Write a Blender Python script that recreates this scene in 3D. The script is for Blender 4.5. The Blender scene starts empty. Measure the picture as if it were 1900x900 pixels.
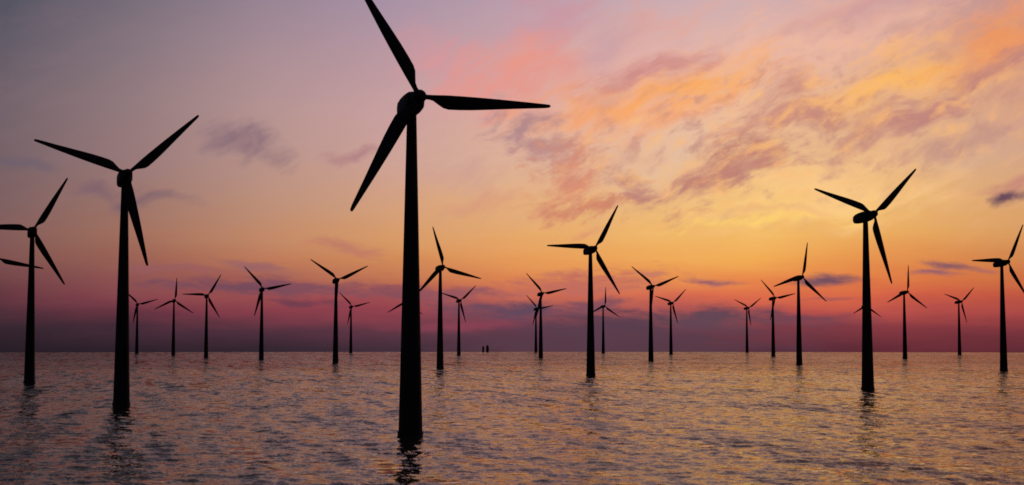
import bpy, math, random
import numpy as np
from mathutils import Matrix, Vector

# ------------------------------------------------------------------ camera
EYE = 20.0                      # camera height above the sea (deck of a ship)
FPX, W, H_PX, Y_EYE = 2876.0, 1900.0, 900.0, 630.2
PITCH = math.atan((Y_EYE - H_PX / 2) / FPX)
scene = bpy.context.scene
col = scene.collection
cam_d = bpy.data.cameras.new('camera')
cam = bpy.data.objects.new('camera', cam_d)
col.objects.link(cam)
cam.location = (0, 0, EYE)
cam.rotation_euler = (math.pi / 2 + PITCH, 0, 0)
cam_d.sensor_width = 36.0
cam_d.lens = 36.0 * FPX / W
cam_d.clip_start = 0.5
cam_d.clip_end = 60000
scene.camera = cam
scene.view_settings.view_transform = 'Standard'
scene.view_settings.look = 'None'
scene.view_settings.exposure = 0.0
scene.view_settings.gamma = 1.0
scene.view_settings.use_curve_mapping = False
scene.cycles.max_bounces = 6
scene.cycles.glossy_bounces = 4
scene.cycles.use_denoising = False
scene.cycles.filter_width = 1.7


def direction(px, py):
    """photo pixel -> (azimuth, elevation) in degrees"""
    x, u = (px - W / 2) / FPX, (H_PX / 2 - py) / FPX
    y = math.cos(PITCH) - u * math.sin(PITCH)
    z = math.sin(PITCH) + u * math.cos(PITCH)
    return math.degrees(math.atan2(x, y)), math.degrees(math.atan2(z, math.hypot(x, y)))


PX = math.degrees(1.0 / FPX)    # one photo pixel in degrees of sky


def lin(c):
    out = []
    for v in c:
        v /= 255.0
        out.append(v / 12.92 if v <= 0.04045 else ((v + 0.055) / 1.055) ** 2.4)
    return (*out, 1.0)


# ------------------------------------------------------------------ world: the dusk sky
world = bpy.data.worlds.new('World')
scene.world = world
world.use_nodes = True
nt = world.node_tree
nt.nodes.clear()
L = nt.links


def node(t, **kw):
    n = nt.nodes.new(t)
    for k, v in kw.items():
        setattr(n, k, v)
    return n


def put(sock, v):
    if hasattr(v, 'is_output'):
        L.new(v, sock)
    else:
        sock.default_value = v


def M(op, a, b=None, clamp=False):
    n = node('ShaderNodeMath', operation=op, use_clamp=clamp)
    put(n.inputs[0], a)
    if b is not None:
        put(n.inputs[1], b)
    return n.outputs[0]


def VM(op, a, b=None, scale=None):
    n = node('ShaderNodeVectorMath', operation=op)
    put(n.inputs[0], a)
    if b is not None:
        put(n.inputs[1], b)
    if scale is not None:
        put(n.inputs['Scale'], scale)
    return n.outputs['Value'] if op in ('LENGTH', 'DOT_PRODUCT') else n.outputs[0]


def remap(v, a, b, c=0.0, d=1.0, smooth=False):
    n = node('ShaderNodeMapRange', interpolation_type='SMOOTHSTEP' if smooth else 'LINEAR')
    put(n.inputs[0], v)
    for i, s in enumerate((a, b, c, d)):
        n.inputs[i + 1].default_value = s
    return n.outputs[0]


def mixc(f, a, b):
    n = node('ShaderNodeMix', data_type='RGBA')
    put(n.inputs[0], f)
    put(n.inputs[6], a)
    put(n.inputs[7], b)
    return n.outputs[2]


def noise(vec, scale, detail=5.0, rough=0.55, lac=2.1):
    n = node('ShaderNodeTexNoise')
    put(n.inputs['Vector'], vec)
    n.inputs['Scale'].default_value = scale
    n.inputs['Detail'].default_value = detail
    n.inputs['Roughness'].default_value = rough
    n.inputs['Lacunarity'].default_value = lac
    return n


def mapping(vec, loc=(0, 0, 0), rot=0.0, sc=(1, 1, 1), kind='TEXTURE'):
    n = node('ShaderNodeMapping', vector_type=kind)
    put(n.inputs['Vector'], vec)
    n.inputs['Location'].default_value = loc
    n.inputs['Rotation'].default_value = (0, 0, rot)
    n.inputs['Scale'].default_value = sc
    return n.outputs[0]


tc = node('ShaderNodeTexCoord')
dirv = VM('NORMALIZE', tc.outputs['Generated'])
sep = node('ShaderNodeSeparateXYZ')
L.new(dirv, sep.inputs[0])
az = M('MULTIPLY', M('ARCTAN2', sep.outputs[0], sep.outputs[1]), 57.29578)
el = M('MULTIPLY', M('ARCSINE', sep.outputs[2]), 57.29578)
comb = node('ShaderNodeCombineXYZ')
L.new(az, comb.inputs[0])
L.new(el, comb.inputs[1])
P = comb.outputs[0]

# gentle turbulence, shared by every cloud
warp_a = VM('SCALE', VM('SUBTRACT', noise(P, 0.36, 1).outputs['Color'], (0.5, 0.5, 0.5)), scale=2.0)
warp_b = VM('SCALE', VM('SUBTRACT', noise(P, 1.5, 3, 0.5).outputs['Color'], (0.5, 0.5, 0.5)), scale=0.55)
PW = VM('ADD', P, VM('ADD', warp_a, warp_b))
PL = VM('ADD', P, VM('MULTIPLY', VM('ADD', warp_a, warp_b), (0.6, 0.26, 0.0)))     # for flat low bands
n_diag = noise(mapping(VM('ADD', P, VM('SCALE', warp_a, scale=0.6)), rot=math.radians(22), sc=(2.8, 0.8, 1)), 1.15, 6, 0.58).outputs['Fac']
PM = VM('ADD', P, VM('ADD', VM('SCALE', warp_a, scale=0.5), VM('SCALE', warp_b, scale=0.35)))
n_puff = noise(mapping(PM, rot=math.radians(24), sc=(1.9, 0.9, 1)), 1.6, 6, 0.6).outputs['Fac']
n_flat = noise(mapping(PL, rot=math.radians(-3), sc=(2.8, 0.62, 1)), 1.35, 8, 0.66).outputs['Fac']
n_fine = noise(mapping(PM, (7, 3, 0), math.radians(26), (2.0, 1.0, 1)), 1.7, 7, 0.56).outputs['Fac']
NOISE = {'d': n_diag, 'p': n_puff, 'f': n_flat}

# clear-sky glow: colour by elevation in several azimuths
ROWS = [0, 100, 200, 300, 380, 440, 480, 520, 550, 580, 610, 652]
COLS = {
    0:    [(78, 80, 94), (98, 92, 104), (114, 99, 107), (118, 99, 104), (126, 97, 98), (130, 93, 90), (128, 86, 83), (116, 71, 74), (102, 56, 66), (78, 47, 58), (54, 38, 48), (38, 29, 38)],
    250:  [(116, 109, 122), (136, 118, 127), (148, 124, 127), (153, 122, 122), (158, 118, 108), (163, 113, 95), (157, 100, 86), (144, 84, 82), (134, 69, 77), (110, 55, 69), (68, 44, 56), (44, 32, 42)],
    500:  [(153, 133, 148), (169, 142, 150), (182, 148, 147), (186, 148, 138), (190, 145, 122), (195, 138, 105), (190, 122, 90), (165, 95, 85), (155, 78, 80), (135, 62, 75), (84, 50, 64), (51, 38, 48)],
    720:  [(168, 146, 165), (185, 152, 162), (200, 160, 160), (205, 162, 150), (212, 160, 125), (215, 155, 105), (210, 140, 90), (190, 112, 82), (165, 80, 80), (145, 65, 78), (95, 54, 68), (65, 46, 58)],
    950:  [(185, 158, 172), (205, 165, 168), (220, 170, 160), (222, 178, 152), (228, 175, 125), (230, 168, 105), (230, 155, 90), (220, 132, 80), (198, 104, 84), (140, 76, 86), (105, 62, 78), (72, 48, 60)],
    1180: [(200, 170, 178), (222, 178, 172), (235, 185, 160), (230, 185, 150), (235, 185, 125), (238, 180, 105), (238, 168, 90), (230, 142, 82), (214, 110, 82), (172, 86, 84), (108, 66, 80), (80, 48, 62)],
    1400: [(208, 175, 178), (228, 182, 168), (238, 190, 155), (235, 188, 140), (240, 190, 120), (243, 186, 100), (242, 172, 85), (232, 136, 75), (220, 108, 75), (188, 84, 78), (118, 60, 72), (85, 46, 60)],
    1650: [(205, 165, 168), (222, 172, 152), (228, 178, 142), (230, 182, 135), (235, 182, 115), (235, 172, 95), (230, 150, 80), (224, 124, 70), (212, 98, 70), (184, 80, 74), (135, 58, 66), (95, 42, 53)],
    1890: [(192, 145, 145), (208, 150, 125), (212, 158, 130), (212, 165, 135), (220, 168, 115), (218, 155, 95), (210, 135, 80), (205, 112, 68), (194, 88, 66), (168, 72, 70), (126, 54, 62), (88, 40, 50)],
}
E0, E1 = -1.5, 14.0
soft = M('ADD', el, M('MULTIPLY', M('SUBTRACT', noise(mapping(P, sc=(6, 1, 1)), 1.1, 4).outputs['Fac'], 0.5), 0.9))
t_el = remap(soft, E0, E1)


def ramp(colours):
    n = node('ShaderNodeValToRGB')
    stops = sorted(((direction(W / 2, y)[1] - E0) / (E1 - E0), lin(c)) for y, c in zip(ROWS, colours))
    e = n.color_ramp.elements
    e[0].position, e[0].color = stops[0]
    e[1].position, e[1].color = stops[-1]
    for p, c in stops[1:-1]:
        s = e.new(p)
        s.color = c
    L.new(t_el, n.inputs[0])
    return n.outputs[0]


dusk = [(52, 57, 74), (58, 60, 76), (64, 62, 77), (68, 62, 76), (72, 62, 73), (74, 59, 69), (71, 55, 65), (66, 49, 59), (60, 44, 55), (52, 39, 50), (45, 35, 46), (38, 32, 43)]
dusk_s = ramp(dusk)
keys = sorted(COLS)
sky = dusk_s
prev = -30.0
for k in keys:
    a = direction(k, Y_EYE)[0]
    sky = mixc(remap(az, prev, a), sky, ramp(COLS[k]))
    prev = a
sky = mixc(remap(az, prev + 6, 75.0), sky, dusk_s)              # round the far side back to dusk
sky = mixc(remap(el, 15.0, 75.0, smooth=True), sky, lin((80, 78, 92)))   # towards the zenith

# thin cirrus veil over the whole sky, warmer and stronger round the afterglow
glow = M('MULTIPLY', remap(az, -8, 9, smooth=True), remap(az, 60, 22, smooth=True))
veil = M('MULTIPLY', remap(n_diag, 0.42, 0.72, smooth=True), remap(el, 2.6, 6.0, smooth=True))
veil_c = mixc(glow, lin((170, 132, 146)), lin((238, 172, 142)))
sky = mixc(M('MULTIPLY', veil, M('ADD', 0.06, M('MULTIPLY', glow, 0.40))), sky, veil_c)

# (x, y, half length, half height, tilt, colour, strength, noise, raggedness)
CLOUDS = [
    (1090, 110, 210, 90, 30, (228, 162, 148), .6, 'd', 1.6),
    (1480, 385, 250, 46, 4, (253, 207, 128), .85, 'd', 1.6),
    (1010, 50, 190, 80, 35, (200, 148, 164), .65, 'd', 2.0),
    (830, 110, 120, 50, -30, (216, 150, 156), .6, 'd', 2.0),
    (950, 135, 150, 65, 12, (234, 152, 136), .9, 'd', 2.2),
    (1120, 75, 90, 60, 40, (198, 165, 174), .6, 'd', 2.0),
    (1500, 80, 260, 75, 12, (241, 188, 166), .65, 'd', 2.2),
    (1160, 195, 220, 52, 8, (246, 166, 112), .95, 'd', 2.2),
    (1300, 150, 170, 42, 14, (250, 172, 98), 1.0, 'd', 2.0),
    (1200, 128, 140, 26, 20, (206, 140, 136), .9, 'd', 2.6),
    (1660, 165, 200, 58, 14, (252, 186, 102), .95, 'd', 2.2),
    (1850, 85, 140, 60, 24, (236, 150, 98), .95, 'd', 2.0),
    (1600, 20, 170, 32, 15, (205, 152, 154), .75, 'd', 2.2),
    (1570, 330, 240, 50, 6, (252, 204, 138), .8, 'd', 2.0),
    (1230, 290, 120, 50, 25, (228, 194, 168), .7, 'p', 2.0),
    (1800, 260, 140, 50, 10, (214, 172, 148), .6, 'd', 2.0),
    (1000, 262, 100, 55, -22, (180, 138, 140), 1.0, 'p', 3.4),
    (1060, 325, 75, 80, -50, (218, 142, 114), .95, 'p', 3.4),
    (1085, 382, 95, 26, 4, (208, 134, 106), .95, 'p', 3.2),
    (1190, 332, 60, 30, -8, (195, 138, 123), 1.0, 'p', 3.4),
    (1325, 325, 120, 44, 24, (192, 131, 117), 1.0, 'p', 3.6),
    (1430, 275, 140, 40, 30, (196, 132, 116), 1.0, 'd', 3.6),
    (1420, 205, 120, 48, 14, (206, 146, 130), .9, 'd', 3.4),
    (1580, 245, 170, 34, 8, (197, 139, 124), .95, 'd', 3.6),
    (1780, 175, 130, 32, 22, (193, 134, 125), .95, 'd', 3.4),
    (1790, 250, 100, 24, 14, (190, 140, 130), .8, 'd', 3.2),
    (1880, 330, 80, 24, 8, (196, 132, 118), .9, 'd', 2.5),
    (1868, 366, 36, 16, 6, (108, 76, 92), 1.0, 'p', 1.6),
    (1400, 418, 190, 9, 4, (255, 210, 112), .8, 'd', 2.0),
    (1420, 395, 120, 10, 2, (226, 165, 118), .5, 'd', 2.0),
    (860, 330, 60, 30, -20, (206, 158, 146), .6, 'p', 3.0),
    (900, 385, 110, 18, 6, (216, 152, 124), .6, 'd', 2.6),
    (456, 268, 88, 28, -12, (136, 107, 120), 1.0, 'd', 2.0),
    (664, 284, 66, 15, -4, (178, 130, 132), .95, 'd', 2.2),
    (232, 356, 105, 20, -11, (128, 99, 108), 1.0, 'd', 2.0),
    (30, 305, 80, 18, -8, (108, 95, 110), .8, 'd', 2.2),
    (640, 462, 80, 16, -12, (188, 118, 104), .7, 'f', 2.2),
    (470, 492, 90, 11, -10, (150, 98, 104), .8, 'f', 2.2),
    (330, 498, 120, 10, 0, (150, 92, 98), .6, 'f', 2.4),
    (430, 532, 180, 18, -2, (116, 74, 92), .95, 'f', 2.8),
    (590, 530, 130, 17, -8, (128, 78, 92), .9, 'f', 2.8),
    (570, 560, 90, 11, 0, (112, 62, 80), .9, 'f', 2.6),
    (720, 540, 110, 22, -6, (134, 78, 92), .9, 'f', 2.6),
    (1070, 528, 200, 28, 4, (190, 106, 96), .85, 'f', 2.8),
    (1130, 648, 400, 78, 0, (88, 60, 73), .9, 'f', 1.4),
    (870, 602, 160, 16, 3, (142, 66, 84), .75, 'f', 1.8),
    (960, 575, 170, 22, 0, (100, 72, 92), 1.0, 'f', 2.2),
    (860, 547, 100, 15, 0, (142, 84, 96), .85, 'f', 2.4),
    (1310, 588, 210, 28, 0, (100, 70, 84), 1.0, 'f', 1.9),
    (1120, 608, 190, 36, 0, (90, 62, 78), .95, 'f', 1.7),
    (1110, 565, 90, 16, 4, (130, 80, 92), .9, 'f', 2.4),
    (1500, 594, 130, 13, -2, (118, 68, 82), .9, 'f', 2.2),
    (1308, 521, 70, 7, -5, (150, 94, 104), .95, 'f', 2.2),
    (1545, 523, 80, 12, 1, (114, 80, 96), 1.0, 'f', 1.8),
    (1540, 558, 60, 5, 0, (158, 86, 92), .7, 'f', 2.0),
    (1768, 493, 58, 9, -6, (138, 90, 98), 1.0, 'f', 2.0),
    (1740, 507, 50, 7, -3, (150, 96, 106), .9, 'f', 2.0),
    (1830, 503, 40, 6, -4, (168, 104, 100), .7, 'f', 2.0),
    (1210, 508, 40, 6, 0, (200, 128, 100), .7, 'f', 2.0),
]
for (cx, cy, rx, ry, tilt, c, s, kind, rag) in CLOUDS:
    a, e = direction(cx, cy)
    base = PL if kind == 'f' else PW
    d = VM('LENGTH', mapping(base, (a, e, 0), math.radians(tilt), (rx * PX * 1.25, ry * PX * 1.25, 1)))
    body = M('ADD', M('SUBTRACT', 1.0, d), M('MULTIPLY', M('SUBTRACT', NOISE[kind], 0.5), rag))
    m = M('MULTIPLY', remap(body, *((0.1, 0.95) if kind == 'f' else (-0.1, 1.1)), smooth=True), remap(d, 1.8, 0.9, smooth=True))
    sky = mixc(M('MULTIPLY', m, s), sky, lin(c))

# feathery texture of the lit cloud field: glowing ribs and shaded hollows
a, e = direction(1470, 235)
field = remap(VM('LENGTH', mapping(P, (a, e, 0), math.radians(8), (11.5, 4.2, 1))), 1.1, 0.35, smooth=True)
sky = mixc(M('MULTIPLY', M('MULTIPLY', remap(n_fine, 0.49, 0.72, smooth=True), field), 0.68), sky, lin((253, 188, 118)))
sky = mixc(M('MULTIPLY', M('MULTIPLY', remap(n_fine, 0.50, 0.28, smooth=True), field), 0.6), sky, lin((190, 134, 126)))

SUN_AZ, SUN_EL = 13.0, 2.0
bg1 = node('ShaderNodeBackground')
L.new(sky, bg1.inputs[0])
bg1.inputs[1].default_value = 1.0
out = node('ShaderNodeOutputWorld')
L.new(bg1.outputs[0], out.inputs[0])
world.cycles.sampling_method = 'MANUAL'
world.cycles.sample_map_resolution = 512

# the sun, all but gone behind the cloud bank
sun_d = bpy.data.lights.new('sun', 'SUN')
sun_d.energy = 0.006
sun_d.angle = math.radians(20)
sun_d.color = (1.0, 0.62, 0.35)
sun = bpy.data.objects.new('sun', sun_d)
col.objects.link(sun)
sv = Vector((math.sin(math.radians(SUN_AZ)) * math.cos(math.radians(SUN_EL)),
             math.cos(math.radians(SUN_AZ)) * math.cos(math.radians(SUN_EL)), math.sin(math.radians(SUN_EL))))
sun.rotation_euler = sv.to_track_quat('Z', 'Y').to_euler()

WIND = math.radians(22.1)       # rotors face this way: towards (sin, -cos)


# ------------------------------------------------------------------ materials
def new_mat(name):
    global nt, L
    m = bpy.data.materials.new(name)
    m.use_nodes = True
    nt = m.node_tree
    L = nt.links
    return m, nt.nodes['Principled BSDF']


def paint(name, base, rough):
    m, b = new_mat(name)
    tcn = node('ShaderNodeTexCoord')
    f = noise(mapping(tcn.outputs['Object'], sc=(1, 1, 5)), 0.6, 5).outputs['Fac']
    b.inputs['Base Color'].default_value = (*base, 1)
    put(b.inputs['Base Color'], mixc(remap(f, 0.35, 0.7), tuple(v * 0.75 for v in base) + (1,), (*base, 1)))
    put(b.inputs['Roughness'], remap(f, 0.3, 0.7, rough - 0.08, rough + 0.12))
    b.inputs['Specular IOR Level'].default_value = 0.15
    return m


mat_tower = paint('silhouette_tower_shade', (0.010, 0.010, 0.012), 0.6)  # backlit silhouette shade put into the base colour; real turbines are light grey
mat_blade = paint('silhouette_blade_shade', (0.008, 0.008, 0.010), 0.55)  # same silhouette shade painted into the blades
mat_nacelle = paint('silhouette_nacelle_shade', (0.008, 0.008, 0.010), 0.55)  # nacelle and hub carry the backlit shade in their colour
mat_pile = paint('wet_silhouette_foundation', (0.006, 0.007, 0.008), 0.5)  # wet at the waterline, with silhouette shade put into its colour too

mat_sea, b = new_mat('sea_water')
geo = node('ShaderNodeNewGeometry')
pos = geo.outputs['Position']
wrot = WIND * 0.6


def slopes(scale, stretch, amp, detail, off):
    v = mapping(pos, (off, off * 1.7, 0), wrot, (stretch, 1, 1))
    c = VM('SUBTRACT', noise(v, scale, detail, 0.55).outputs['Color'], (0.5, 0.5, 0.5))
    return VM('MULTIPLY', c, (amp * 1.1, amp, 0.0))


gust = remap(noise(mapping(pos, sc=(3, 1, 1)), 0.006, 3).outputs['Fac'], 0.35, 0.65, 0.75, 1.25)
gust = M('MULTIPLY', gust, remap(noise(mapping(pos, (9, 4, 0), wrot, (1.4, 1, 1)), 0.03, 3).outputs['Fac'], 0.32, 0.68, 0.75, 1.25))
far = remap(VM('LENGTH', pos), 300.0, 1300.0, 0.55, 1.1)       # the mesh carries fewer of the short waves out there
total = VM('ADD', VM('ADD', VM('ADD', slopes(0.008, 0.06, 0.40, 3, 3.0), slopes(0.025, 0.2, 0.32, 3, 5.0)), slopes(0.075, 0.28, 0.35, 2, 11.0)),
           VM('ADD', slopes(0.3, 0.42, 0.34, 2, 37.0), slopes(1.5, 0.7, 0.34, 1, 71.0)))
CHOP = 1.8
total = VM('SCALE', total, scale=M('MULTIPLY', M('MULTIPLY', gust, far), CHOP))
nrm = VM('NORMALIZE', VM('ADD', geo.outputs['Normal'], total))
nt.nodes.remove(b)
body = node('ShaderNodeBsdfDiffuse')                    # murky brown-grey water body
body.inputs['Color'].default_value = (0.020, 0.016, 0.012, 1)
gloss = node('ShaderNodeBsdfGlossy')
gloss.inputs['Color'].default_value = (0.84, 0.81, 0.76, 1)
gloss.inputs['Roughness'].default_value = 0.08
fres = node('ShaderNodeFresnel')
fres.inputs['IOR'].default_value = 1.22
for n_ in (body, gloss, fres):
    put(n_.inputs['Normal'], nrm)
mixs = node('ShaderNodeMixShader')
put(mixs.inputs[0], fres.outputs[0])
put(mixs.inputs[1], body.outputs[0])
put(mixs.inputs[2], gloss.outputs[0])
L.new(mixs.outputs[0], nt.nodes['Material Output'].inputs['Surface'])


# ------------------------------------------------------------------ the sea
def build_sea():
    rng = np.random.default_rng(4)
    r = [0.0, 40.0, 90.0, 140.0]
    x = 170.0
    while x < 2535.0:
        r.append(x)
        x += max(0.5, 0.5 * (x / 330.0) ** 1.5)
    r.append(2540.0)
    n_flat = len(r)
    r += [2600.0, 2750.0, 3000.0, 3500.0]
    r = np.array(r)
    inner = np.radians(np.arange(-26.0, 26.001, 0.065))
    left = np.radians(np.linspace(-180, -26, 60)[:-1])
    right = np.radians(np.linspace(26, 180, 60)[1:])
    a = np.concatenate([left, inner, right])
    R, A = np.meshgrid(r, a, indexing='ij')
    X, Y = R * np.sin(A), R * np.cos(A)
    Z = np.zeros_like(X)
    dr = np.maximum(np.gradient(r), 0.5)
    for i in range(64):
        lam = 1.7 * (15.0 / 1.7) ** rng.random()
        th = WIND * 0.6 + rng.normal(0, 0.85)
        k = 2 * math.pi / lam
        amp = 0.0135 / k * rng.uniform(0.6, 1.3)
        fade = np.clip(lam / (3.0 * dr) - 0.6, 0, 1)
        ph = k * (X * math.sin(th) - Y * math.cos(th)) + rng.uniform(0, 6.28)
        Z += fade[:, None] * amp * (np.sin(ph) + 0.25 * np.cos(2 * ph))
    wedge = np.clip((np.radians(26.0) - np.abs(A)) / np.radians(2.0), 0, 1)
    Z *= wedge * np.clip((R - 150) / 30.0, 0, 1)
    drop = np.clip(R - 2540.0, 0, None)
    Z -= drop * 0.02 + (drop / 150.0) ** 2
    nr, na = X.shape
    co = np.stack([X, Y, Z], -1).reshape(-1, 3).astype(np.float32)
    i, j = np.meshgrid(np.arange(nr - 1), np.arange(na - 1), indexing='ij')
    v0 = i * na + j
    quads = np.stack([v0, v0 + 1, v0 + na + 1, v0 + na], -1).reshape(-1, 4)
    me = bpy.data.meshes.new('sea')
    me.vertices.add(len(co))
    me.vertices.foreach_set('co', co.ravel())
    me.loops.add(quads.size)
    me.loops.foreach_set('vertex_index', np.ascontiguousarray(quads, dtype=np.int32).ravel())
    me.polygons.add(len(quads))
    me.polygons.foreach_set('loop_start', np.arange(0, quads.size, 4, dtype=np.int32))
    me.polygons.foreach_set('use_smooth', np.ones(len(quads), dtype=bool))
    me.update(calc_edges=True)
    me.validate()
    me.materials.append(mat_sea)
    o = bpy.data.objects.new('sea', me)
    o['kind'] = 'structure'
    col.objects.link(o)
    return o


sea = build_sea()


# ------------------------------------------------------------------ wind turbine parts
def loft(name, rings, mat, cap=True):
    n = len(rings[0])
    vs = [v for ring in rings for v in ring]
    fs = []
    for i in range(len(rings) - 1):
        for j in range(n):
            k = (j + 1) % n
            fs.append((i * n + j, i * n + k, (i + 1) * n + k, (i + 1) * n + j))
    if cap:
        fs.append(tuple(range(n))[::-1])
        fs.append(tuple(range((len(rings) - 1) * n, len(rings) * n)))
    me = bpy.data.meshes.new(name)
    me.from_pydata(vs, [], fs)
    me.polygons.foreach_set('use_smooth', [True] * len(me.polygons))
    me.materials.append(mat)
    import bmesh
    bm = bmesh.new()
    bm.from_mesh(me)
    bmesh.ops.recalc_face_normals(bm, faces=bm.faces)
    for e in bm.edges:
        if len(e.link_faces) == 2 and e.calc_face_angle(0) > 0.7:
            e.smooth = False
    bm.to_mesh(me)
    bm.free()
    return me


def circle(r, z, n=40):
    return [(r * math.cos(2 * math.pi * i / n), r * math.sin(2 * math.pi * i / n), z) for i in range(n)]


HUB, ROTOR, OVER, TILT = 70.0, 29.0, 6.1, math.radians(5.5)
# foundation collar at the waterline
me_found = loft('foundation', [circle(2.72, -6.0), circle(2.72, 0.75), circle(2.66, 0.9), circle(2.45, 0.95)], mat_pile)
# tower: straight taper with shallow flange rings where the sections bolt together
rings = []
Z0, Z1, R0, R1 = 0.9, HUB - 1.6, 2.5, 1.0
for s in range(4):
    a, b_ = Z0 + (Z1 - Z0) * s / 4, Z0 + (Z1 - Z0) * (s + 1) / 4
    for t in (a, a + 0.25, b_ - 0.25, b_):
        rad = R0 + (R1 - R0) * (t - Z0) / (Z1 - Z0)
        rings.append(circle(rad + (0.03 if t in (a, b_) else 0.0), t + (1e-3 if t == a else 0)))
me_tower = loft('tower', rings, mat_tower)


def oval(s, hw, top, bot, n=28, p=2.6):
    out = []
    for i in range(n):
        t = 2 * math.pi * i / n
        c, w = math.cos(t), math.sin(t)
        x = hw * math.copysign(abs(c) ** (2 / p), c)
        z = math.copysign(abs(w) ** (2 / p), w)
        out.append((x, -s, (top if z > 0 else -bot) * z))
    return out


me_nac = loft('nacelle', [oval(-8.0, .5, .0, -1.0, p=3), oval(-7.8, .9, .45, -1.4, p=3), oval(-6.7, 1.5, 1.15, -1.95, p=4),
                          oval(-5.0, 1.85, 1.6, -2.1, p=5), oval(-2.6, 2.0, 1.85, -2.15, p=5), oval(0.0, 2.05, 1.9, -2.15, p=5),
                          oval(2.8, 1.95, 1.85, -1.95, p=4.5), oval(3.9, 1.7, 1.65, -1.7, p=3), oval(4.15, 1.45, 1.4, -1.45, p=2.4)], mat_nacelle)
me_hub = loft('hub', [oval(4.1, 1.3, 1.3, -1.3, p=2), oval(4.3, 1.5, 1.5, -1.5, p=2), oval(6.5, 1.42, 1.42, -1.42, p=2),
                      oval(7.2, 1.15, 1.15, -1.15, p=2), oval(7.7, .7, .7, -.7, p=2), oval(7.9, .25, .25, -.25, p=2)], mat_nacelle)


def blade_mesh():
    #      r/R   chord  thick  offset of leading edge above the axis, twist
    S = [(.035, 1.05, 1.05, .52, 0), (.07, 1.05, 1.0, .52, 2), (.10, 1.25, .95, .54, 8), (.14, 2.05, .85, .60, 12), (.18, 2.80, .72, .66, 12),
         (.22, 3.08, .62, .70, 11), (.30, 3.04, .54, .72, 9), (.40, 2.85, .46, .72, 7), (.50, 2.55, .40, .70, 5), (.60, 2.20, .33, .65, 4),
         (.70, 1.84, .27, .58, 3), (.80, 1.48, .21, .50, 2), (.90, 1.12, .16, .40, 1), (.96, .90, .12, .34, 0), (.99, .68, .10, .28, 0), (1.0, .36, .06, .18, 0)]
    n = 18
    rings = []
    for q, c, t, off, tw in S:
        ring = []
        tw = math.radians(tw + 3)
        for i in range(n):
            an = 2 * math.pi * i / n
            u = 0.5 - 0.5 * math.cos(an)            # 0 leading .. 1 trailing
            blend = min(1.0, max(0.0, (q - .07) / .11))
            airfoil = 2.2 * (0.2969 * math.sqrt(max(u, 0)) - .126 * u - .3516 * u * u + .2843 * u ** 3 - .1015 * u ** 4) / 0.22
            th = (airfoil * 0.5 * blend + math.sqrt(max(u * (1 - u), 0)) * (1 - blend)) * t
            th = math.copysign(th, math.sin(an)) if abs(math.sin(an)) > 1e-6 else 0.0
            zz = off - u * c
            yy = th
            ring.append((q * ROTOR, yy * math.cos(tw) - zz * math.sin(tw) * 0.6 - 0.35 * q * q, zz * math.cos(tw) + yy * math.sin(tw)))
        rings.append(ring)
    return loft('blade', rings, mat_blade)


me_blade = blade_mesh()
TOP = Matrix.Translation((0, 0, HUB)) @ Matrix.Rotation(-TILT, 4, 'X')
GROUP = 'wind turbines standing in the sea'


def turbine(dist, azim, phase, yaw, label):
    root = bpy.data.objects.new('wind_turbine', None)
    col.objects.link(root)
    az_ = math.radians(azim)
    root.location = (dist * math.sin(az_), dist * math.cos(az_), 0)
    root.rotation_euler = (0, 0, WIND + math.radians(yaw))
    root.empty_display_size = 2
    root['label'], root['category'], root['group'] = label, 'wind turbine', GROUP

    def part(name, me, mtx=None):
        o = bpy.data.objects.new(name, me)
        col.objects.link(o)
        o.parent = root
        if mtx is not None:
            o.matrix_local = mtx
        return o
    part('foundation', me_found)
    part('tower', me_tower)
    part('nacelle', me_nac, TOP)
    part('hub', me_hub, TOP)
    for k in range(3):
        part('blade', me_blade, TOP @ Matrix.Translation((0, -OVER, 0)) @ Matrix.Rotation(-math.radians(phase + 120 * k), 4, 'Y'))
    return root


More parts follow.
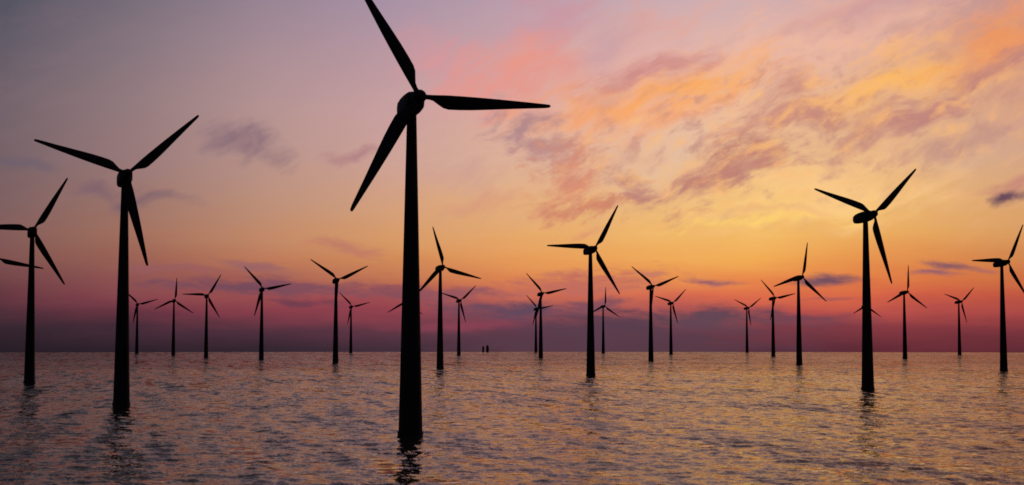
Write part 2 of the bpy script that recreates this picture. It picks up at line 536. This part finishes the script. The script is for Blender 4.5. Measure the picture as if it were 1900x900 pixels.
TURBINES = [
    (327, -3.728, 118.7, -2.9, 'largest black wind turbine, its thick tower and one nearly level blade dominating the sea'),
    (491, -14.085, 41.8, -0.4, 'second largest black wind turbine, two blades raised, the third hanging close beside its tower'),
    (644, 12.882, 41.7, -0.7, 'third largest black wind turbine, hiding a tiny turbine behind its tower, long nacelle showing'),
    (752, -17.235, 59.0, -0.1, 'tall black wind turbine with the blade of an unseen neighbour passing behind its tower'),
    (865, 2.900, 58.5, -0.7, 'mid-sized black wind turbine, one blade level, small upright-bladed turbine just beside its tower'),
    (1063, 17.551, 59.7, 0.0, 'mid-sized black wind turbine, one blade level, next after the small turbine beyond third largest'),
    (1020, -18.45, 108.0, 0.0, 'wind turbine of which a single blade shows, crossing behind a tall tower'),
    (1085, -2.650, 104.2, 0.1, 'mid-sized dark wind turbine, one blade near upright, another reaching behind the largest tower'),
    (1278, 10.471, 76.8, -0.2, 'mid-sized dark wind turbine, one blade almost upright, between third largest turbine and a smaller one'),
    (1322, -6.479, 24.7, -0.2, 'dark wind turbine with two blades raised in a V, between largest turbine and hanging-bladed one'),
    (1484, 5.109, 20.2, -0.4, 'dark V-bladed wind turbine, taller of two beside the level-bladed mid-sized turbine'),
    (1570, -9.164, 10.9, 0.1, 'dark wind turbine, lowest blade hanging off its tower, third along from second largest turbine'),
    (1700, 1.061, 11.2, -0.1, 'dark wind turbine overlapping a smaller one, front of the overlapping pair'),
    (1701, 14.193, 83.4, -0.4, 'small dark wind turbine with one blade upright, just past the third largest turbine'),
    (1816, -11.139, 57.8, 0.0, 'small dark wind turbine with one blade level, second along from second largest turbine'),
    (1912, 9.546, 11.3, 0.6, 'small dark wind turbine touching the blade of its taller upright-bladed neighbour'),
    (1998, -1.961, 41.5, 1.3, 'small dark wind turbine close behind the mid-sized one beside the largest tower'),
    (2045, -12.298, 84.9, 0.2, 'small dark wind turbine with one blade upright, next to second largest turbine'),
    (2144, 16.070, 41.0, 0.5, 'small dark wind turbine between the small upright-bladed one and a mid-sized level-bladed turbine'),
    (2149, -3.99, 87.8, -0.3, 'tiny wind turbine hidden behind the largest tower, only two blade tips showing'),
    (2152, 5.843, 41.7, 0.5, 'tiny dark wind turbine, shorter of two beside the level-bladed mid-sized turbine'),
    (2284, -13.578, 15.0, 0.3, 'tiny dark wind turbine half behind the second largest turbine tower'),
    (2345, 3.362, 84.9, -0.1, 'tiny dark wind turbine with one blade upright, right against a mid-sized tower'),
    (2388, -5.923, 13.3, 0.7, 'tiny dark wind turbine beside a taller V-bladed turbine, near the largest tower'),
    (2390, 12.816, 84.3, 0.7, 'tiny wind turbine hidden behind the third largest tower, two lower blades showing'),
    (2497, 8.604, 34.1, 1.2, 'tiny dark wind turbine standing alone on the horizon, two blades in a shallow V'),
    (2535, 0.882, 10.8, 0.2, 'tiny dark wind turbine overlapped by a taller one, rear of the overlapping pair'),
]
for tb in TURBINES:
    turbine(*tb)


# ------------------------------------------------------------------ two marker posts on the horizon
def beacon(px, height, rad, label):
    a = math.radians(direction(px, 650)[0])
    root = bpy.data.objects.new('sea_marker', None)
    col.objects.link(root)
    root.location = (2520 * math.sin(a), 2520 * math.cos(a), 0)
    root['label'], root['category'], root['group'] = label, 'sea marker', 'marker posts on the horizon'
    for name, rg in (('post', [circle(rad, -4, 16), circle(rad * .92, height * .72, 16), circle(rad * .8, height * .8, 16)]),
                     ('lantern_house', [circle(rad * .7, height * .8 - .1, 16), circle(rad * .7, height * .94, 16), circle(rad * .3, height, 16)])):
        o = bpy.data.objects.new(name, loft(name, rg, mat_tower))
        col.objects.link(o)
        o.parent = root


beacon(896.5, 9.8, 1.8, 'shorter of two stubby dark posts on the horizon')
beacon(904.5, 11.2, 2.4, 'taller of two stubby dark posts on the horizon')
